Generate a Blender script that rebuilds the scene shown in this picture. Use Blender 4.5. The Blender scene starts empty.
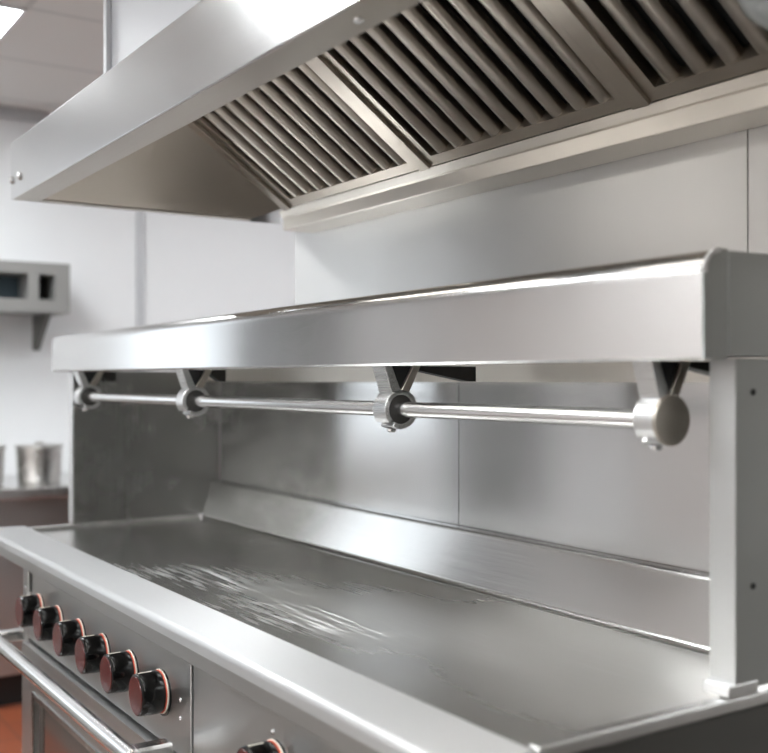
import bpy, bmesh, math, random
from mathutils import Vector, Matrix
random.seed(4)
S = bpy.context.scene
COL = S.collection
CZ = 1.32                       # eye height above the floor

# ------------------------------------------------------------------ helpers
def Z(z): return CZ + z

class MB:
    def __init__(s): s.bm = bmesh.new()
    def box(s, a, b):
        x0, x1 = sorted((a[0], b[0])); y0, y1 = sorted((a[1], b[1])); z0, z1 = sorted((a[2], b[2]))
        v = [s.bm.verts.new(p) for p in ((x0,y0,z0),(x1,y0,z0),(x1,y1,z0),(x0,y1,z0),(x0,y0,z1),(x1,y0,z1),(x1,y1,z1),(x0,y1,z1))]
        for f in ((0,3,2,1),(4,5,6,7),(0,1,5,4),(1,2,6,5),(2,3,7,6),(3,0,4,7)): s.bm.faces.new([v[i] for i in f])
        return s
    def loft(s, A, B, cap=True):
        """closed polygons A and B (same count of 3D points) joined by side faces"""
        a = [s.bm.verts.new(p) for p in A]; b = [s.bm.verts.new(p) for p in B]; n = len(a)
        for i in range(n):
            j = (i+1) % n
            s.bm.faces.new((a[i], a[j], b[j], b[i]))
        if cap:
            s.bm.faces.new(a[::-1]); s.bm.faces.new(b)
        return s
    def prism_x(s, prof, x0, x1):           # prof: (y, z)
        return s.loft([(x0, y, z) for y, z in prof], [(x1, y, z) for y, z in prof])
    def sheet(s, pts, n):                   # thin plate: pts polygon, thickness vector n
        n = Vector(n)
        return s.loft([Vector(p) for p in pts], [Vector(p)+n for p in pts])
    def tube(s, p0, p1, r, seg=32, r1=None):
        p0, p1 = Vector(p0), Vector(p1); d = (p1-p0).normalized()
        u = d.orthogonal().normalized(); w = d.cross(u)
        r1 = r if r1 is None else r1
        ring = lambda p, q: [p + (u*math.cos(t)+w*math.sin(t))*q for t in (2*math.pi*i/seg for i in range(seg))]
        return s.loft(ring(p0, r), ring(p1, r1))
    def lathe(s, c, d, prof, seg=40):       # prof: (along, radius), closed at both ends
        c, d = Vector(c), Vector(d).normalized()
        u = d.orthogonal().normalized(); w = d.cross(u); prev = None; first = None
        for h, r in prof:
            ring = [s.bm.verts.new(c + d*h + (u*math.cos(t)+w*math.sin(t))*r) for t in (2*math.pi*i/seg for i in range(seg))]
            if prev:
                for i in range(seg):
                    j = (i+1) % seg; s.bm.faces.new((prev[i], prev[j], ring[j], ring[i]))
            else: first = ring
            prev = ring
        s.bm.faces.new(first[::-1]); s.bm.faces.new(prev)
        return s
    def build(s, name, mat, parent=None, bevel=0.0, seg=2, label=None, kind=None):
        bmesh.ops.recalc_face_normals(s.bm, faces=s.bm.faces)
        me = bpy.data.meshes.new(name); s.bm.to_mesh(me); s.bm.free()
        me.materials.append(mat)
        me.polygons.foreach_set('use_smooth', [True]*len(me.polygons))
        me.set_sharp_from_angle(angle=math.radians(32))
        o = bpy.data.objects.new(name, me); COL.objects.link(o)
        if bevel:
            m = o.modifiers.new('bevel', 'BEVEL'); m.width = bevel; m.segments = seg
            m.limit_method = 'ANGLE'; m.angle_limit = math.radians(32); m.harden_normals = False
        wn = o.modifiers.new('normals', 'WEIGHTED_NORMAL'); wn.keep_sharp = True; wn.weight = 100
        if parent:
            o.parent = parent
            m0 = parent
            off = Vector((0,0,0))
            while m0: off += m0.location; m0 = m0.parent
            me.transform(Matrix.Translation(-off))      # meshes are written in room coordinates
        if label: o['label'] = label
        if kind: o['kind'] = kind
        return o

def thing(name, label, cat, loc, group=None):
    o = bpy.data.objects.new(name, None); COL.objects.link(o)
    o.empty_display_size = .1; o.location = loc
    o['label'] = label; o['category'] = cat
    if group: o['group'] = group
    return o

def copy_tree(o, parent, delta=(0,0,0)):
    c = o.copy(); COL.objects.link(c); c.parent = parent
    c.location = o.location + Vector(delta)
    for ch in list(o.children): copy_tree(ch, c)
    return c

# ------------------------------------------------------------------ materials
def new_mat(name):
    m = bpy.data.materials.new(name); m.use_nodes = True
    return m, m.node_tree, m.node_tree.nodes['Principled BSDF']

def brushed(nt, p, amount):
    # the finish is drawn along the length (x), so reflections smear across it
    L = nt.links.new
    g = nt.nodes.new('ShaderNodeNewGeometry'); c = nt.nodes.new('ShaderNodeVectorMath'); c.operation = 'CROSS_PRODUCT'
    L(g.outputs['True Normal'], c.inputs[0]); c.inputs[1].default_value = (1,.03,.01)
    n = nt.nodes.new('ShaderNodeVectorMath'); n.operation = 'NORMALIZE'; L(c.outputs[0], n.inputs[0])
    L(n.outputs[0], p.inputs['Tangent']); p.inputs['Anisotropic'].default_value = amount

def steel(name, base=(.66,.655,.645), rough=.26, grain=(.4,120,120), amt=.025, bump=0, smear=.0, tint=0.02, aniso=.7):
    """brushed stainless sheet: grain is the noise scale along x, y, z (low along the brushing)"""
    m, nt, p = new_mat(name); L = nt.links.new
    p.inputs['Metallic'].default_value = 1
    if aniso: brushed(nt, p, aniso)
    geo = nt.nodes.new('ShaderNodeNewGeometry')
    mp = nt.nodes.new('ShaderNodeMapping'); mp.inputs['Scale'].default_value = grain
    L(geo.outputs['Position'], mp.inputs['Vector'])
    n1 = nt.nodes.new('ShaderNodeTexNoise'); n1.inputs['Scale'].default_value = 9; n1.inputs['Detail'].default_value = 5
    L(mp.outputs['Vector'], n1.inputs['Vector'])
    n2 = nt.nodes.new('ShaderNodeTexNoise'); n2.inputs['Scale'].default_value = 3.2; n2.inputs['Detail'].default_value = 4
    L(geo.outputs['Position'], n2.inputs['Vector'])
    r1 = nt.nodes.new('ShaderNodeMapRange'); r1.inputs['To Min'].default_value = rough-amt; r1.inputs['To Max'].default_value = rough+amt
    r1.inputs['From Min'].default_value = .25; r1.inputs['From Max'].default_value = .75
    L(n1.outputs['Fac'], r1.inputs['Value'])
    a = nt.nodes.new('ShaderNodeMath'); a.operation = 'MULTIPLY_ADD'
    L(n2.outputs['Fac'], a.inputs[0]); a.inputs[1].default_value = .12 + smear; L(r1.outputs['Result'], a.inputs[2])
    b = nt.nodes.new('ShaderNodeMath'); b.operation = 'SUBTRACT'; b.inputs[1].default_value = .06 + smear*.45
    b.use_clamp = True
    L(a.outputs[0], b.inputs[0]); L(b.outputs[0], p.inputs['Roughness'])
    mx = nt.nodes.new('ShaderNodeMix'); mx.data_type = 'RGBA'
    mx.inputs['A'].default_value = (*[c*(1-tint*2) for c in base], 1)
    mx.inputs['B'].default_value = (*[min(1, c*(1+tint*2)) for c in base], 1)
    L(n1.outputs['Fac'], mx.inputs['Factor']); L(mx.outputs['Result'], p.inputs['Base Color'])
    if not bump: return m
    bp = nt.nodes.new('ShaderNodeBump'); bp.inputs['Strength'].default_value = bump; bp.inputs['Distance'].default_value = .002
    L(n1.outputs['Fac'], bp.inputs['Height']); L(bp.outputs['Normal'], p.inputs['Normal'])
    return m

def plain(name, col, rough=.5, metal=0, coat=0, noise=0.0):
    m, nt, p = new_mat(name)
    p.inputs['Base Color'].default_value = (*col, 1); p.inputs['Roughness'].default_value = rough
    p.inputs['Metallic'].default_value = metal; p.inputs['Coat Weight'].default_value = coat
    if noise:
        n = nt.nodes.new('ShaderNodeTexNoise'); n.inputs['Scale'].default_value = 6; n.inputs['Detail'].default_value = 6
        mx = nt.nodes.new('ShaderNodeMix'); mx.data_type = 'RGBA'
        mx.inputs['A'].default_value = (*[c*(1-noise) for c in col], 1); mx.inputs['B'].default_value = (*[min(1,c*(1+noise)) for c in col], 1)
        geo = nt.nodes.new('ShaderNodeNewGeometry'); nt.links.new(geo.outputs['Position'], n.inputs['Vector'])
        nt.links.new(n.outputs['Fac'], mx.inputs['Factor']); nt.links.new(mx.outputs['Result'], p.inputs['Base Color'])
    return m

def lamp_mat(name, strength, col=(1,1,1)):
    m, nt, p = new_mat(name)
    p.inputs['Base Color'].default_value = (.9,.9,.9,1)
    p.inputs['Emission Color'].default_value = (*col, 1); p.inputs['Emission Strength'].default_value = strength
    return m

def griddle_mat():
    """polished plate with long drawn scratches and pale wiped smears"""
    m, nt, p = new_mat('polished_griddle_steel'); L = nt.links.new
    p.inputs['Metallic'].default_value = 1
    brushed(nt, p, .75)
    geo = nt.nodes.new('ShaderNodeNewGeometry')
    def noise(scale, detail=4, rot=0.0, off=(0,0,0), sc=1.0, dist=0.0):
        mp = nt.nodes.new('ShaderNodeMapping'); mp.inputs['Scale'].default_value = scale
        mp.inputs['Rotation'].default_value = (0,0,rot); mp.inputs['Location'].default_value = off
        L(geo.outputs['Position'], mp.inputs['Vector'])
        n = nt.nodes.new('ShaderNodeTexNoise'); n.inputs['Scale'].default_value = sc; n.inputs['Detail'].default_value = detail
        n.inputs['Distortion'].default_value = dist
        L(mp.outputs['Vector'], n.inputs['Vector']); return n.outputs['Fac']
    def ramp(x, a, b):
        r = nt.nodes.new('ShaderNodeMapRange'); r.interpolation_type = 'SMOOTHSTEP'
        r.inputs['From Min'].default_value = a; r.inputs['From Max'].default_value = b
        L(x, r.inputs['Value']); return r.outputs['Result']
    def op(o, x, y):
        n = nt.nodes.new('ShaderNodeMath'); n.operation = o
        for i, q in enumerate((x, y)):
            if isinstance(q, (int, float)): n.inputs[i].default_value = q
            else: L(q, n.inputs[i])
        return n.outputs[0]
    def spot(cx, cy, rx, ry, rot=0.0):
        mp = nt.nodes.new('ShaderNodeMapping'); mp.vector_type = 'TEXTURE'
        mp.inputs['Location'].default_value = (cx, cy, Z(-.41)); mp.inputs['Rotation'].default_value = (0,0,rot)
        mp.inputs['Scale'].default_value = (rx, ry, 1)
        L(geo.outputs['Position'], mp.inputs['Vector'])
        ln = nt.nodes.new('ShaderNodeVectorMath'); ln.operation = 'LENGTH'; L(mp.outputs['Vector'], ln.inputs[0])
        return op('SUBTRACT', 1.0, ramp(ln.outputs['Value'], .35, 1.0))
    streak = ramp(noise((7,105,1), 7, .5, sc=1.0, dist=.5), .47, .72)
    streak2 = ramp(noise((4,90,1), 4, -.25, (3,1,0), dist=.4), .60, .70)
    zone = op('MAXIMUM', spot(-2.03, .89, .36, .13, .45), spot(-1.60, .875, .32, .10, .25))
    zone2 = op('MAXIMUM', spot(-1.45, .98, .42, .15, .2), spot(-1.15, 1.08, .25, .1, .1))
    smear = op('MULTIPLY', zone, op('MAXIMUM', streak, op('MULTIPLY', streak2, .6)))
    smear2 = op('MULTIPLY', zone2, op('MULTIPLY', op('MAXIMUM', streak2, op('MULTIPLY', streak, .4)), .55))
    sm = op('MINIMUM', op('ADD', smear, smear2), 1.0)
    fine = noise((3,120,1), 5)
    cloud = noise((3,5,1), 4)
    r = op('ADD', op('ADD', op('MULTIPLY', fine, .07), op('MULTIPLY', cloud, .16)), op('MULTIPLY', sm, .30))
    worn = op('MAXIMUM', spot(-1.05, 1.12, .65, .33), op('MULTIPLY', spot(-1.5, 1.0, .7, .25), .4))
    L(op('ADD', op('ADD', r, .12), op('MULTIPLY', worn, .16)), p.inputs['Roughness'])
    mx = nt.nodes.new('ShaderNodeMix'); mx.data_type = 'RGBA'
    mx.inputs['A'].default_value = (.76,.745,.72,1); mx.inputs['B'].default_value = (.95,.95,.95,1)
    L(op('MULTIPLY', sm, .6), mx.inputs['Factor']); L(mx.outputs['Result'], p.inputs['Base Color'])
    bp = nt.nodes.new('ShaderNodeBump'); bp.inputs['Strength'].default_value = .05; bp.inputs['Distance'].default_value = .003
    L(op('ADD', fine, op('MULTIPLY', cloud, 1.5)), bp.inputs['Height']); L(bp.outputs['Normal'], p.inputs['Normal'])
    return m

def tile_floor(name, c1, c2, cm):
    m, nt, p = new_mat(name); L = nt.links.new
    geo = nt.nodes.new('ShaderNodeNewGeometry')
    br = nt.nodes.new('ShaderNodeTexBrick'); br.offset = 0; br.inputs['Scale'].default_value = 1
    br.inputs['Brick Width'].default_value = .2; br.inputs['Row Height'].default_value = .2; br.inputs['Mortar Size'].default_value = .004
    br.inputs['Color1'].default_value = (*c1,1); br.inputs['Color2'].default_value = (*c2,1); br.inputs['Mortar'].default_value = (*cm,1)
    L(geo.outputs['Position'], br.inputs['Vector']); L(br.outputs['Color'], p.inputs['Base Color'])
    p.inputs['Roughness'].default_value = .35
    return m

def ceiling_mat():
    m, nt, p = new_mat('ceiling_tile'); L = nt.links.new
    geo = nt.nodes.new('ShaderNodeNewGeometry')
    mp = nt.nodes.new('ShaderNodeMapping'); mp.inputs['Location'].default_value = (3.585-6, .88+6, 0)
    L(geo.outputs['Position'], mp.inputs['Vector'])
    br = nt.nodes.new('ShaderNodeTexBrick'); br.offset = 0; br.inputs['Scale'].default_value = 1
    br.inputs['Brick Width'].default_value = .6; br.inputs['Row Height'].default_value = .6; br.inputs['Mortar Size'].default_value = .012
    br.inputs['Color1'].default_value = (.74,.73,.715,1); br.inputs['Color2'].default_value = (.74,.73,.715,1); br.inputs['Mortar'].default_value = (.60,.60,.59,1)
    L(mp.outputs['Vector'], br.inputs['Vector']); L(br.outputs['Color'], p.inputs['Base Color'])
    p.inputs['Roughness'].default_value = .8
    return m

ST   = steel('brushed_steel')                                             # brushed along x
ST_F = steel('hood_sheet_steel', (.76,.76,.76), .24, (.4,120,120), .03)
ST_V = steel('upright_brushed_steel', (.52,.525,.52), .34, (120,120,.4), .03)
ST_W = steel('wall_cladding_steel', (.66,.655,.645), .38, (90,90,.4), .025, 0, .03, .012)
ST_B = steel('backguard_steel', (.66,.655,.65), .17, (300,300,.4), .012, 0, .03, .012)
ST_E = steel('shade_darkened_steel', (.40,.395,.38), .26, (300,300,.4), .012, 0, .03, .012)  # far side sheet darkened: its dark reflection is put into the colour
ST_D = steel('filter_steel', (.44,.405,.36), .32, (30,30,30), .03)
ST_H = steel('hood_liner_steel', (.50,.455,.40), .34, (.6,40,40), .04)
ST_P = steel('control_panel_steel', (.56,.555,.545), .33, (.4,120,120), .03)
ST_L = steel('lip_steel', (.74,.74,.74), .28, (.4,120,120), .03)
ST_T = steel('front_lip_steel', (.80,.80,.80), .44, (.4,120,120), .03, aniso=.8)
ST_X = steel('shade_toned_end_steel', (.42,.43,.42), .36, (90,90,.4), .03)  # post and end sheets: dark reflection put into the base colour
ST_Y = steel('shade_toned_range_side', (.15,.148,.14), .40, (90,90,.4), .03)  # darker copy again, so the range side carries its shade as colour
ST_S = steel('smooth_splash_steel', (.70,.69,.675), .20, (.4,90,90), .03, aniso=.5)
ST_G = steel('gutter_steel', (.82,.775,.71), .38, (.4,120,120), .03)
ST_A = steel('shelf_front_steel', (.67,.665,.66), .20, (.4,120,120), .03, smear=.06)
CH   = steel('bright_tube_steel', (.80,.795,.79), .22, (.4,80,80), .03, .0, aniso=0)
GR   = griddle_mat()
BLK  = plain('black_gloss_plastic', (.003,.003,.003), .10, 0, 0)
MAR  = plain('maroon_reflection_plastic', (.080,.008,.006), .22)  # knob face: reflected red floor put into the base colour
RED  = plain('red_ring_plastic', (.55,.07,.03), .35)
CREAM= plain('cream_ring_plastic', (.75,.70,.60), .4)
DARK = plain('dark_recess', (.012,.012,.012), .6)
RUB  = plain('black_bushing', (.03,.028,.026), .45)
BLKM = plain('blackened_steel_arm', (.02,.018,.016), .5, .4)
GLS  = plain('oven_glass', (.035,.014,.008), .10, 0, .5)
WH   = plain('white_painted_wall', (.80,.81,.825), .55, noise=.02)
WHT  = plain('white_wall_joint', (.52,.53,.55), .5)
PINK = plain('warm_painted_wall', (.86,.805,.78), .6, noise=.03)
LAMP = lamp_mat('lit_panel', 25, (.95,.985,1.0))
POT  = steel('pot_steel', (.62,.61,.59), .26, (30,30,2), .05)
CAS  = plain('pale_grey_enamel', (.42,.42,.435), .5)
DKW  = plain('grey_green_painted_wall', (.09,.095,.09), .5, noise=.03)
DOOR = plain('grey_door_paint', (.22,.22,.225), .4)
SKY  = lamp_mat('window_daylight', 1.25, (.78,.9,1.0))
HL   = lamp_mat('lit_tube', 8, (1.0,.95,.88))
GREY = plain('grey_enamel', (.24,.237,.23), .45)
GLOBE= plain('frosted_grey_glass', (.32,.34,.34), .25, 0, .3)

# ------------------------------------------------------------------ the room
XL, XR, YF, YB, YP, ZC = -4.95, 2.5, -2.6, 4.0, 1.36, Z(1.24)
def struct(name, mb, mat, parent=None, **k):
    return mb.build(name, mat, parent, kind='structure', **k)
struct('floor', MB().box((-2.95,YF-.1,-.08),(XR+.1,YB+.1,0)).box((XL-.1,YF-.1,-.08),(-2.95,.25,0)), tile_floor('grey_brown_tile', (.21,.18,.155), (.19,.16,.14), (.12,.11,.10)))  # unseen grey-brown zone, added to keep red bounce off the steel
struct('floor_left', MB().box((XL-.1,.2502,-.08),(-2.9502,YB+.1,0)), tile_floor('red_quarry_tile', (.30,.085,.04), (.26,.072,.036), (.16,.06,.04)))
struct('ceiling', MB().box((XL-.1,YF-.1,ZC),(XR+.1,YB+.1,ZC+.08)), ceiling_mat())
struct('wall_left', MB().box((XL-.1,YF-.1,0),(XL,YB+.1,ZC)), WH)
struct('wall_front', MB().box((XL,YF-.1,0),(XR,YF,ZC)), PINK)
struct('wall_right', MB().box((XR,YF-.1,0),(XR+.1,YB+.1,ZC)), DKW)
struct('wall_rear', MB().box((XL,YB,0),(XR,YB+.1,ZC)), WH)
XE = -2.517
wb = struct('wall_back', MB().box((XE,YP,0),(XR,YP+.14,ZC)), WH)
# stainless sheets cladding the partition behind the range, 5 mm joints
struct('cladding', MB().box((XE,YP-.006,.1),(-1.0545,YP-.0005,ZC-.002)), ST_W, wb)
struct('cladding', MB().box((-1.0515,YP-.006,.1),(.41,YP-.0005,ZC-.002)), ST_W, wb)
struct('cladding', MB().box((.413,YP-.006,.1),(XR-.001,YP-.0005,ZC-.002)), ST_W, wb)
struct('trim_1', MB().box((XL+.0005,1.79,1.0),(XL+.012,1.83,ZC-.001)), WHT, bevel=.003)
struct('trim_2', MB().box((XL+.0005,YF+.001,ZC-.05),(XL+.03,YB-.001,ZC-.0005)), WHT, bevel=.004)

# daylight window and a grey door further along the left wall, mirrored in the steel
w1 = MB(); wy0, wy1, wz0, wz1 = -.92, -.36, 1.05, 2.15
for a, b in (((wy0-.05,wz0-.05),(wy1+.05,wz0)),((wy0-.05,wz1),(wy1+.05,wz1+.05)),((wy0-.05,wz0),(wy0,wz1)),((wy1,wz0),(wy1+.05,wz1))):
    w1.box((XL+.0005,a[0],a[1]),(XL+.03,b[0],b[1]))
wo = struct('window_1', w1, WH)
struct('window_pane', MB().box((XL+.0006,wy0,wz0),(XL+.010,wy1,wz1)), SKY, wo)
do = struct('door_1', MB().box((XL+.0005,-1.75,.005),(XL+.04,-1.02,2.12)), DOOR, bevel=.003)
struct('door_handle', MB().box((XL+.041,-1.10,1.0),(XL+.08,-1.07,1.14)), CH, do, bevel=.003)

# ------------------------------------------------------------------ ceiling lights
def light(label, x, y, w=.6, h=.6, group=None, mat=LAMP):
    t = thing('ceiling_light', label, 'ceiling light', (x, y, ZC), group)
    f = MB(); z0 = ZC-.012; e = .012
    f.box((x-w/2,y-h/2,z0),(x+w/2,y-h/2+e,ZC-.0005)); f.box((x-w/2,y+h/2-e,z0),(x+w/2,y+h/2,ZC-.0005))
    f.box((x-w/2,y-h/2+e,z0),(x-w/2+e,y+h/2-e,ZC-.0005)); f.box((x+w/2-e,y-h/2+e,z0),(x+w/2,y+h/2-e,ZC-.0005))
    f.build('frame', WH, t)
    MB().box((x-w/2+e,y-h/2+e,ZC-.008),(x+w/2-e,y+h/2-e,ZC-.001)).build('diffuser', mat, t)
light('square lit ceiling panel left of the steel canopy', -3.885, .62)
G = 'lit ceiling panels in rows behind the viewpoint'
for lx in (-2.7, -.9, .9):
    for ly in (-.45, -1.75):
        light('square lit ceiling panel out in the room facing the cooking line', lx, ly, group=G)
light('square lit ceiling panel beyond the partition wall', -3.6, 2.6)

# ------------------------------------------------------------------ the range
RX0, RX1 = -2.95, -.864
rng = thing('cooking_range', 'long stainless steel griddle range with a row of black knobs and an oven below', 'range', (-1.9, 1.0, 0))
g = -.408
MB().box((RX0+.02,.755,Z(g-.03)),(RX1-.022,1.262,Z(g))).build('griddle_plate', GR, rng)
# front lip: rounded roll across the whole front, mitred back at its far end
prof = [(.672,-.430),(.663,-.430),(.663,-.418)]
prof += [(.663+.012*(1-math.cos(t)), -.418+.012*math.sin(t)) for t in (math.pi/2*i/6 for i in range(1,7))]
prof += [(.755,-.398),(.7615,-.4022),(.763,-.4075),(.763,-.44),(.672,-.44)]
mb = MB()
far = [(RX0-.10+max(0,(y-.663))*.9-.0*z, y, Z(z)) for y, z in prof]
mb.loft(far, [(RX1, y, Z(z)) for y, z in prof]); mb.build('front_lip', ST_T, rng)
fp2 = [(.690,-.457),(.668,-.457),(.6632,-.453),(.6632,-.4302),(.6715,-.4302),(.6715,-.445),(.690,-.445)]
MB().loft([(RX0-.10+max(0,(y-.663))*.9, y, Z(z)) for y, z in fp2], [(RX1, y, Z(z)) for y, z in fp2]).build('shaded_lip_front', ST_P, rng)  # lip's front face split off in darker steel to paint its shade
# side lips
MB().box((RX1-.02,.7635,Z(-.414)),(RX1,1.33,Z(-.397))).build('side_lip', ST, rng, .003)
MB().box((RX0,.7635,Z(-.46)),(RX0+.022,1.256,Z(-.399))).build('side_lip', ST, rng, .003)
# splash at the back: a cove, a sloped upstand and a narrow top ledge
def splash():
    p = [(1.258, g+.0005)]
    for i in range(7):
        t = math.pi/2*i/6
        p.append((1.258+.014*math.sin(t), g+.0005+.014*(1-math.cos(t))))
    p += [(1.2985,-.309),(1.3015,-.303),(1.306,-.3005),(1.322,-.2995),(1.322,-.43),(1.262,-.43),(1.258,g-.01)]
    return [(y, Z(z)) for y, z in p]
MB().prism_x(splash(), RX0+.0045, RX1-.02).build('splashback', ST_S, rng)
# carcass, narrower than the lip at its far end
CX0 = -2.715
mb = MB(); mb.box((CX0,.70,.12),(RX1-.003,1.33,Z(-.44))); mb.build('body', ST_V, rng)
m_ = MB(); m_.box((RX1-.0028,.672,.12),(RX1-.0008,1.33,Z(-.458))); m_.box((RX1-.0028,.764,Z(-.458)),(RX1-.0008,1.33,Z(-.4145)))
m_.build('side_panel', ST_Y, rng, label='plain steel end panel toned dark for its shade')
MB().box((CX0+.05,.76,.0),(RX1-.06,1.30,.12)).build('toe_kick', DARK, rng)
# control panels
SX = -1.645
MB().box((-2.630,.688,Z(-.636)),(SX+.002,.6995,Z(-.458))).build('control_panel', ST_P, rng, .002)
MB().box((SX+.012,.688,Z(-.636)),(RX1-.003,.6995,Z(-.458))).build('control_panel', ST_P, rng, .002)
MB().box((-2.714,.688,.13),(-2.668,.6995,Z(-.458))).build('corner_post', ST_P, rng, .002)
MB().box((-2.667,.697,Z(-.52)),(-2.631,.6998,Z(-.458))).build('slot', DARK, rng)
MB().box((-2.667,.690,Z(-.636)),(-2.631,.6995,Z(-.5205))).build('filler_strip', ST_P, rng)
MB().box((SX+.003,.697,Z(-1.1)),(SX+.011,.6999,Z(-.458))).build('panel_gap', DARK, rng)
# rivets
for rx, rz in ((-2.695,-.515),(-1.688,-.542),(-1.688,-.572),(-1.345,-.500)):
    MB().lathe((rx,.689,Z(rz)), (0,-1,0), [(0,.0045),(.002,.0042),(.0035,.002)], 16).build('rivet', CH, rng)
# knobs
def make_knob(x):
    z = Z(-.546); y = .688
    k = MB().lathe((x,y-.0068,z),(0,-1,0),[(0,.0355),(.004,.0372),(.010,.0375),(.036,.0368),(.0405,.0355),(.042,.033)], 48).build('control_knob', BLK, rng)
    MB().lathe((x,y-.0489,z),(0,-1,0),[(0,.0325),(.0010,.0320),(.0012,.029)], 48).build('knob_face', MAR, k, label='knob face with red floor reflection in its colour')
    MB().lathe((x+.003,y-.0003,z-.002),(0,-1,0),[(0,.0405),(.0020,.0405),(.0026,.0395)], 48).build('bezel', BLK, k)
    MB().lathe((x+.001,y-.0030,z),(0,-1,0),[(0,.0387),(.0013,.0387),(.0018,.038)], 48).build('dial_ring', CREAM, k, label='cream dial ring')
    MB().lathe((x,y-.0049,z),(0,-1,0),[(0,.0372),(.0012,.0372),(.0018,.0365)], 48).build('dial_ring', RED, k, label='red dial ring')
    MB().box((x-.0015,y-.044,z+.0366),(x+.0015,y-.020,z+.0378)).build('pointer', CREAM, k)
    return k
k0 = make_knob(-2.560)
for i in range(1, 6): copy_tree(k0, rng, (.1578*i, 0, 0))
copy_tree(k0, rng, (-1.335+2.560, 0, 0))
# oven door
dx0, dx1, dz0, dz1 = -2.664, SX+.002, Z(-1.14), Z(-.642)
wx0, wx1, wz0, wz1 = -2.55, -2.04, Z(-1.06), Z(-.752)
d = MB(); y0, y1 = .672, .6985
d.box((dx0,y0,dz0),(wx0,y1,dz1)); d.box((wx1,y0,dz0),(dx1,y1,dz1)); d.box((wx0,y0,wz1),(wx1,y1,dz1)); d.box((wx0,y0,dz0),(wx1,y1,wz0))
bmesh.ops.remove_doubles(d.bm, verts=d.bm.verts, dist=1e-5)
door = d.build('oven_door', ST_P, rng)
MB().box((wx0-.004,.682,wz0-.004),(wx1+.004,.688,wz1+.004)).build('window_pane', GLS, door, label='dark brown oven glass')
fr = MB(); e = .012
for a, b in (((wx0-e,.668,wz1),(wx1+e,.6718,wz1+e)),((wx0-e,.668,wz0-e),(wx1+e,.6718,wz0)),((wx0-e,.668,wz0),(wx0,.6718,wz1)),((wx1,.668,wz0),(wx1+e,.6718,wz1))): fr.box(a,b)
fr.build('window_frame', ST_E, door)
hz = Z(-.620)
h = MB(); h.tube((-2.665,.600,hz),(-1.67,.600,hz),.0165,36); hd = h.build('handle', CH, door, .004)
for hx in (-2.645,-1.69):
    MB().box((hx-.018,.590,hz-.012),(hx+.018,.671,hz+.014)).build('handle_bracket', CH, hd, .005)
d = MB(); d.box((SX+.012,.672,dz0),(RX1-.004,.6985,dz1)); d.build('oven_door', ST_P, rng, .003)

# ------------------------------------------------------------------ the overshelf
osf = thing('overshelf', 'stainless steel shelf above the griddle on end posts with a rail hung beneath', 'shelf', (-1.9, 1.2, Z(-.39)))
XA, YA, XB, YBB = -3.08, .862, -.864, 1.03          # front edge of the shelf from the far to the near end
def front(x): return YA + (YBB-YA)*(x-XA)/(XB-XA)
def taper(x): return (x-XA)/(XB-XA)
def fascia(x, dy=0):
    t = taper(x); y = front(x)+dy; zt = .112+.026*t; zc = .130+.033*t
    pts = [(0,.030)]; z0 = zt-.008; N = 12
    pts += [(.032*(1-math.cos(q)**.8), z0+(zc-z0)*math.sin(q)**.8) for q in (math.pi/2*k/N for k in range(N+1))]
    pts += [(.075,zc),(.075,zc-.006),(.036,zc-.006),(.006,zt-.012),(.004,zt-.016),(.004,.033),(.03,.033),(.03,.026),(.004,.026)]
    return [(x, y+a, Z(z)) for a, z in pts]
MB().loft(fascia(XA), fascia(XB-.004)).build('fascia', ST_A, osf)
# top sheet and bottom sheet
def slab(z0a, z1a, z0b, z1b, off, x0, x1, yr):
    a = [(x0,front(x0)+off,Z(z0a)),(x0,yr,Z(z0a)),(x0,yr,Z(z1a)),(x0,front(x0)+off,Z(z1a))]
    b = [(x1,front(x1)+off,Z(z0b)),(x1,yr,Z(z0b)),(x1,yr,Z(z1b)),(x1,front(x1)+off,Z(z1b))]
    return MB().loft(a, b)
slab(.122,.129,.155,.162,.0755,XA,XB-.004,1.335).build('top_sheet', ST, osf)
slab(.036,.040,.036,.040,.0305,XA,XB-.04,1.31).build('bottom_sheet', ST_L, osf)
# near end: cap of the fascia with rounded rim and the flush end panel
t = 1; y = YBB
cap = [(y-.001,.027),(y-.001,.131),(y+.004,.146),(y+.014,.157),(y+.032,.1645),(y+.044,.1645),(y+.044,.0285),(y+.036,.027)]
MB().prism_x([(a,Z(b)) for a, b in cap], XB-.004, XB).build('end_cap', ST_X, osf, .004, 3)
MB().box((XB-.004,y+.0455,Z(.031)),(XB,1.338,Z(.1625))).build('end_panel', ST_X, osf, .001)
MB().loft(fascia(XA-.004), fascia(XA-.0002)).build('end_cap', ST_V, osf)
roll = MB(); qs = [(y-.0005,.133),(y+.004,.1455),(y+.014,.157),(y+.030,.1635)]; rr = [.006,.0035,.0035,.0045]
for k in range(3): roll.tube((XB-.003,qs[k][0],Z(qs[k][1])),(XB-.003,qs[k+1][0],Z(qs[k+1][1])),rr[k],20,rr[k+1])
roll.build('weld_bead', ST_T, osf, .002)
# rear support angle under the shelf
mb = MB(); mb.box((RX0+.02,1.262,Z(-.002)),(RX1-.04,1.266,Z(.034))); mb.box((RX0+.02,1.266,Z(-.002)),(RX1-.04,1.32,Z(.002)))
mb.build('support_angle', ST_G, osf)
# back sheets behind the rail, with a joint
MB().box((RX0+.023,1.324,Z(-.395)),(-1.7480,1.338,Z(.034))).build('back_panel', ST_B, osf)
MB().box((-1.7460,1.324,Z(-.395)),(RX1-.041,1.338,Z(.034))).build('back_panel', ST_B, osf)
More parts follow.
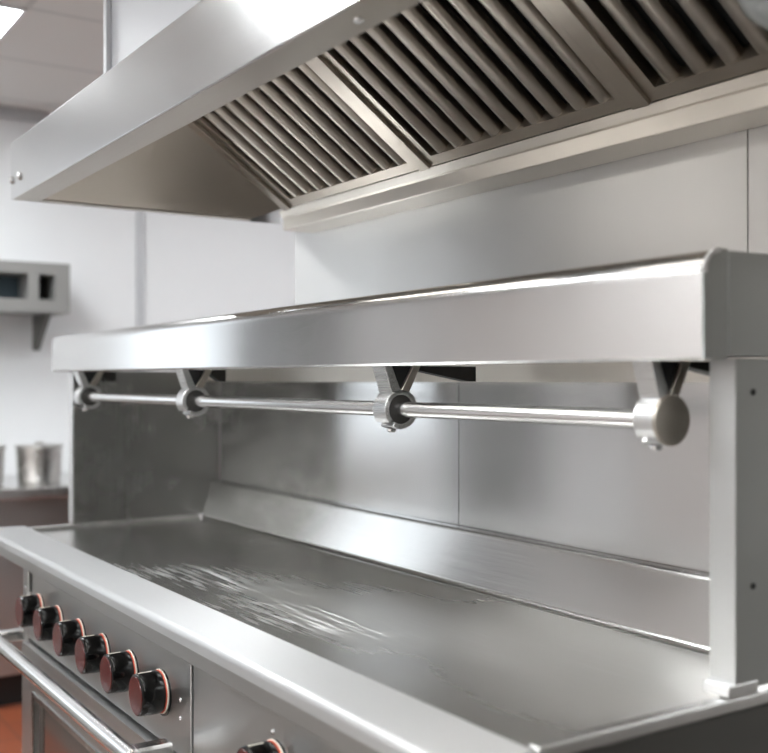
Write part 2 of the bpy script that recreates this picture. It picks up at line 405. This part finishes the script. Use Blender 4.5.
# near post: folded channel with foot
py = 1.087
mb = MB(); mb.box((XB-.003,py+.003,Z(-.388)),(XB,1.338,Z(.0285))); mb.box((XB-.040,py+.003,Z(-.388)),(XB-.037,py+.06,Z(.0285)))
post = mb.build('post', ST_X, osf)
MB().box((XB-.040,py,Z(-.388)),(XB,py+.0028,Z(.0285))).build('post_flange', ST_V, post, label='front flange, lighter than the shade-toned post')  # flange split off lighter; post sides carry shade in their colour
for zz in (-.014,-.2596):
    MB().lathe((XB+.0001,1.121,Z(zz)),(1,0,0),[(0,.0042),(.0012,.0040),(.0016,.003)],20).build('screw', DARK, post)
MB().box((XB-.042,py-.012,Z(-.3965)),(XB+.001,py+.045,Z(-.379))).build('post_foot', ST_L, post, .003)
# far post: wide side sheet with a narrow front flange
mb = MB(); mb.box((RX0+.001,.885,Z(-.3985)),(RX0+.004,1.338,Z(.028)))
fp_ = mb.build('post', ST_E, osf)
MB().box((RX0-.034,.8815,Z(-.3985)),(RX0+.004,.8848,Z(.025))).build('post_flange', ST_T, fp_, label='front flange toned bright as if lit')  # flange in paler steel, its light put into the colour
# rail and its brackets
OFF = .040
def rail(x):
    t = taper(x); return Vector((x, front(x)+OFF, Z(-.043-.0085*t)))
MB().tube(rail(-2.935), rail(-.962), .0135, 40).build('hanging_rail', CH, osf, .002)
def bracket(x, closed=False, reach=.165):
    c = rail(x); w = .020 if not closed else .017
    top = Z(.0262); ro = .0345; n = 40
    bx = lambda prof: [[(x+sx, c.y+a, b) for a, b in prof] for sx in (-w, w)]
    zc = c.z
    # clamp ring, split at the lower front
    m = MB()
    out, inn = [], []
    a0, a1 = math.radians(238), math.radians(238+344)
    for i in range(n+1):
        t = a0+(a1-a0)*i/n
        out.append((ro*math.cos(t), zc+ro*math.sin(t))); inn.append((.0255*math.cos(t), zc+.0255*math.sin(t)))
    P = out+inn[::-1]
    A, B = bx(P)
    va = [m.bm.verts.new(p) for p in A]; vb = [m.bm.verts.new(p) for p in B]; N = len(P)
    for i in range(N):
        j = (i+1) % N; m.bm.faces.new((va[i],va[j],vb[j],vb[i]))
    for i in range(n):
        m.bm.faces.new((va[i],va[i+1],va[N-2-i],va[N-1-i])); m.bm.faces.new((vb[N-1-i],vb[N-2-i],vb[i+1],vb[i]))
    br = m.build('rail_bracket', ST_L, osf, .0012)
    # two limbs of the V
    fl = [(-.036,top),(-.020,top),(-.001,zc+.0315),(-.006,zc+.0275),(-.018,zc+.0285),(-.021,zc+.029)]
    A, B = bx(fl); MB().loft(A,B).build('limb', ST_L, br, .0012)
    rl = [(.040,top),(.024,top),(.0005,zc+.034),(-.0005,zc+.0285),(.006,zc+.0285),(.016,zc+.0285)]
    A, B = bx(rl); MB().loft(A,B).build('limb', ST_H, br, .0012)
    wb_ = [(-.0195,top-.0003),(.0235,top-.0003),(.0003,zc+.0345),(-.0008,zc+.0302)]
    MB().loft([(x-w+.006,c.y+a,b) for a,b in wb_],[(x+w-.006,c.y+a,b) for a,b in wb_]).build('notch_insert', DARK, br)  # dark plate added so the V notch looks black inside
    MB().lathe((x-w+.002,c.y,zc),(1,0,0),[(0,.0252),(2*w-.005,.0252)],36).build('bushing', RUB, br)
    s = math.radians(262)
    MB().lathe((x,c.y+ro*math.cos(s)*.97-.003,zc+ro*math.sin(s)*.97),(-.10,0,-1),[(0,.008),(.005,.008),(.0065,.006)],20).build('clamp_screw', CH, br)
    # tapered arm running back to the rear support
    arm = [(.030,.0262),(.030,.020),(reach-.015,-.001),(reach,-.001),(reach,.0262)]
    MB().loft([(x-.008,c.y+a,Z(b)) for a,b in arm],[(x+.016,c.y+a,Z(b)) for a,b in arm]).build('arm', BLKM, br, label='blackened tapered arm')
    if closed:
        MB().lathe((x+w-.001,c.y,zc),(1,0,0),[(0,.034),(.004,.034),(.0055,.0325)],40).build('end_disc', ST_H, br, label='dark round end disc')
    return br
for hx, cl, rc in ((-2.915,False,.075),(-2.285,False,.075),(-1.528,False,.165),(-.964,True,.165)): bracket(hx, cl, rc)

# ------------------------------------------------------------------ the extraction hood
HX0, HX1 = -2.60, .25
HYF, HZ = .63, .433
hood = thing('extraction_hood', 'large stainless steel canopy hood with slanted baffle filters over the range', 'hood', (-1.2, 1.0, Z(HZ)))
MB().box((HX0,HYF,Z(HZ)),(HX1,HYF+.004,Z(.567))).build('front_panel', ST_F, hood, .0012)
# inward lips along the front and the far end
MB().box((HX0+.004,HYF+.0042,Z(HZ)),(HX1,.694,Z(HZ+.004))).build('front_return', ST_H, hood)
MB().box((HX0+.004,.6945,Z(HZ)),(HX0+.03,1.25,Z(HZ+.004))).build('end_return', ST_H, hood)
MB().box((HX0,HYF+.0045,Z(HZ-.0)),(HX0+.0035,1.353,Z(.567))).build('end_panel', ST_F, hood)
MB().box((HX1-.0035,HYF+.0045,Z(HZ)),(HX1,1.353,Z(.567))).build('end_panel', ST_F, hood)
for bx_, bz_ in ((-2.588,.478),(-2.518,.476)):
    MB().lathe((bx_,HYF-.0002,Z(bz_)),(0,-1,0),[(0,.009),(.004,.009),(.006,.006)],20).build('bolt', CH, hood)
MB().lathe((-1.0735,.664,Z(HZ-.0002)),(0,0,-1),[(0,.0075),(.0025,.0070),(.0040,.0045)],20).build('bolt', CH, hood)
# roof slope and the casing above it
MB().sheet([(HX0,HYF,Z(.567)),(HX1,HYF,Z(.567)),(HX1,.84,Z(.72)),(HX0,.84,Z(.72))],(0,.004,-.003)).build('roof_slope', ST_F, hood)
KX = -2.50
c = MB(); c.box((KX,.84,Z(.715)),(HX1,.844,ZC-.001)); c.box((KX,.844,Z(.567)),(KX+.004,1.353,ZC-.001)); c.box((HX1-.004,.844,Z(.567)),(HX1,1.353,ZC-.001))
c.build('upper_casing', CAS, hood)
MB().box((KX-.012,.826,Z(.74)),(KX+.008,.8395,ZC-.001)).build('corner_strip', CAS, hood, .002)
# filter bank
TH = math.radians(35); FY, FZ = 1.248, .438
FL = .50
def fp(a, s, n):            # along x, up the slope, out of the face (towards the cook)
    return Vector((a, FY - s*math.cos(TH) - n*math.sin(TH), Z(FZ + s*math.sin(TH) - n*math.cos(TH))))
def fbox(mb, a0, a1, s0, s1, n0, n1):
    A = [fp(a0,s0,n0),fp(a1,s0,n0),fp(a1,s1,n0),fp(a0,s1,n0)]; B = [fp(a0,s0,n1),fp(a1,s0,n1),fp(a1,s1,n1),fp(a0,s1,n1)]
    mb.loft(A,B)
def make_filter(x0, w):
    root = bpy.data.objects.new('baffle_filter', None); COL.objects.link(root); root.parent = hood
    P0 = fp(x0,0,0); root.location = P0 - hood.location
    m = MB(); e = .024
    fbox(m,x0,x0+e,0,FL,-.03,.004); fbox(m,x0+w-e,x0+w,0,FL,-.03,.004); fbox(m,x0+e,x0+w-e,0,e,-.03,.004); fbox(m,x0+e,x0+w-e,FL-e,FL,-.03,.004)
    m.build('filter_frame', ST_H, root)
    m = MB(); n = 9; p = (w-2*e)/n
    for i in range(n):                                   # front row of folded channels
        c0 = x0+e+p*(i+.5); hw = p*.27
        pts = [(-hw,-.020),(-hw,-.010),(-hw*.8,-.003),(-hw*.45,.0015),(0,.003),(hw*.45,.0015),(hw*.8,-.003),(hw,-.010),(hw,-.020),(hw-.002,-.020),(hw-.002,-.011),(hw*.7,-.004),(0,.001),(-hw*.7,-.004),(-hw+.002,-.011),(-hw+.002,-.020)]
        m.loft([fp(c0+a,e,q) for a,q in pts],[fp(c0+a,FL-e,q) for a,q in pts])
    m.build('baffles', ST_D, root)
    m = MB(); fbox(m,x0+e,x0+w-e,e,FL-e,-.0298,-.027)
    m.build('gap_shade_sheet', DARK, root, label='dark sheet for the shade behind the baffles')  # flat dark sheet stands in for shade in the gaps
    return root
FX = [-2.35,-1.752,-1.166,-.58,.006]
for i in range(4): make_filter(FX[i]+.018, FX[i+1]-FX[i]-.036)
for x in FX:
    m = MB(); fbox(m,x-.0175,x+.0175,0,FL,-.03,.012); m.build('filter_divider', ST_H, hood, .001)
# end liner sloping up to the first filter
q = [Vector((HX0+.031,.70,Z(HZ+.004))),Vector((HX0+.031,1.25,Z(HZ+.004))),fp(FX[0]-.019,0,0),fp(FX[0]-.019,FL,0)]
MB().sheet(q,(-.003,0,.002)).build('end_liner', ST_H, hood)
# gutter along the wall
gp = [(1.249,.434),(1.258,.418),(1.262,.416),(1.262,.388),(1.264,.386),(1.352,.386),(1.352,.43),(1.30,.46)]
MB().prism_x([(a,Z(b)) for a,b in gp], -2.41, HX1-.004).build('grease_gutter', ST_G, hood, .001)
# a rod hanging the far end from the ceiling
# strip lamps inside the canopy, behind the front panel
for sx in (-2.15, -1.35, -.62):
    sl = MB().box((sx,.690,Z(.545)),(sx+.60,.765,Z(.585))).build('strip_lamp', GREY, hood, .003)
    MB().box((sx+.01,.698,Z(.537)),(sx+.59,.757,Z(.5445))).build('tube_cover', HL, sl, label='lit tube cover')
# closed lamp inside the canopy
lp = Vector((-.78,1.08,Z(.479)))
ln = Vector((0,math.sin(TH),math.cos(TH)))
MB().lathe(lp,ln,[(-.064,.010),(-.060,.024),(-.046,.046),(-.022,.061),(0,.065),(.02,.063),(.035,.058)],36).build('bulkhead_lamp', GLOBE, hood, label='round grey lamp cover')
MB().lathe(lp,ln,[(.0352,.066),(.056,.066)],36).build('lamp_collar', GREY, hood)

# ------------------------------------------------------------------ along the left wall
ct = thing('work_counter', 'low stainless steel counter against the white left wall', 'counter', (-4.62, .9, 0))
cz = Z(-.427)
MB().box((-4.93,-.4,cz-.045),(-4.30,1.66,cz)).build('worktop', ST, ct, .004)
MB().box((-4.92,-.38,.14),(-4.36,1.62,cz-.046)).build('cabinet', ST_V, ct)
MB().box((-4.90,-.36,0),(-4.44,1.60,.139)).build('toe_kick', DARK, ct)
def pot(x, y, r, h, label):
    t = thing('pot', label, 'pot', (x,y,cz), None)
    MB().lathe((x,y,cz+.0005),(0,0,1),[(0,r*.86),(.004,r*.90),(h*.9,r*.98),(h*.93,r*1.05),(h*.96,r*1.05),(h*.96,r*.95),(h*.1,r*.85)],48).build('vessel', POT, t)
    hd = MB(); hd.tube((x+.0,y-r*.2,cz+h*.97),(x+.0,y+r*.2,cz+h*.97),.012,16); hd.build('lid_handle', POT, t, .004)
    MB().lathe((x,y,cz+h*.965),(0,0,1),[(-.004,r*.93),(.0,r*.93),(.004,r*.5)],48).build('lid', POT, t)
pot(-4.52,1.21,.097,.165,'steel pot on the far counter beside the end of the range')
pot(-4.56,.985,.097,.165,'steel pot on the far counter cut by the edge of the picture')
wu = thing('wall_unit', 'grey wall-mounted open steel unit on the white left wall above the counter', 'wall unit', (-4.8, 1.0, Z(.299)))
m = MB(); x0, x1, y0, y1, z0, z1 = -4.93, -4.65, .55, 1.38, Z(.299), Z(.515)
m.box((x0,y0,z1-.05),(x1,y1,z1)); m.box((x0,y0,z0),(x1,y1,z0+.055)); m.box((x0,y0,z0+.055),(x1,y0+.05,z1-.05)); m.box((x0,y1-.065,z0+.055),(x1,y1,z1-.05))
m.box((x0,1.20,z0+.055),(x1,1.245,z1-.05)); m.box((x0,y0+.05,z0+.055),(x0+.02,y1-.065,z1-.05))
m.build('casing', GREY, wu)
MB().box((x0+.021,y0+.051,z0+.06),(x0+.12,1.199,z1-.055)).build('inner_panel', plain('dark_blue_steel',(.06,.09,.11),.4), wu, label='dark bluish panel inside')
MB().box((x0+.021,1.246,z0+.06),(x0+.12,y1-.066,z1-.055)).build('inner_panel', DARK, wu, label='black recess')
MB().loft([(x0,1.29,z0-.0005),(x0,1.29,z0-.16),(x0+.03,1.29,z0-.16),(x1-.05,1.29,z0-.0005)],[(x0,1.315,z0-.0005),(x0,1.315,z0-.16),(x0+.03,1.315,z0-.16),(x1-.05,1.315,z0-.0005)]).build('bracket', plain('dark_bracket',(.10,.10,.095),.5), wu)

# ------------------------------------------------------------------ world, camera, view
w = bpy.data.worlds.new('world'); S.world = w; w.use_nodes = True
w.node_tree.nodes['Background'].inputs['Color'].default_value = (.9,.95,1,1); w.node_tree.nodes['Background'].inputs['Strength'].default_value = .3
F = 1055; TH_C = math.radians(33.1)
cam = bpy.data.cameras.new('camera'); co = bpy.data.objects.new('camera', cam); COL.objects.link(co)
co.location = (0,0,CZ); co.rotation_euler = (math.pi/2, 0, math.pi/2-TH_C)
cam.sensor_fit = 'HORIZONTAL'; cam.sensor_width = 36; cam.lens = 36*F/768; cam.shift_y = 4.5/768
cam.clip_start = .02
cam.dof.use_dof = True; cam.dof.focus_distance = 1.9; cam.dof.aperture_fstop = 2.8
S.camera = co
S.view_settings.view_transform = 'Standard'; S.view_settings.look = 'None'
S.view_settings.exposure = 0.0; S.view_settings.gamma = 1; S.view_settings.use_curve_mapping = False
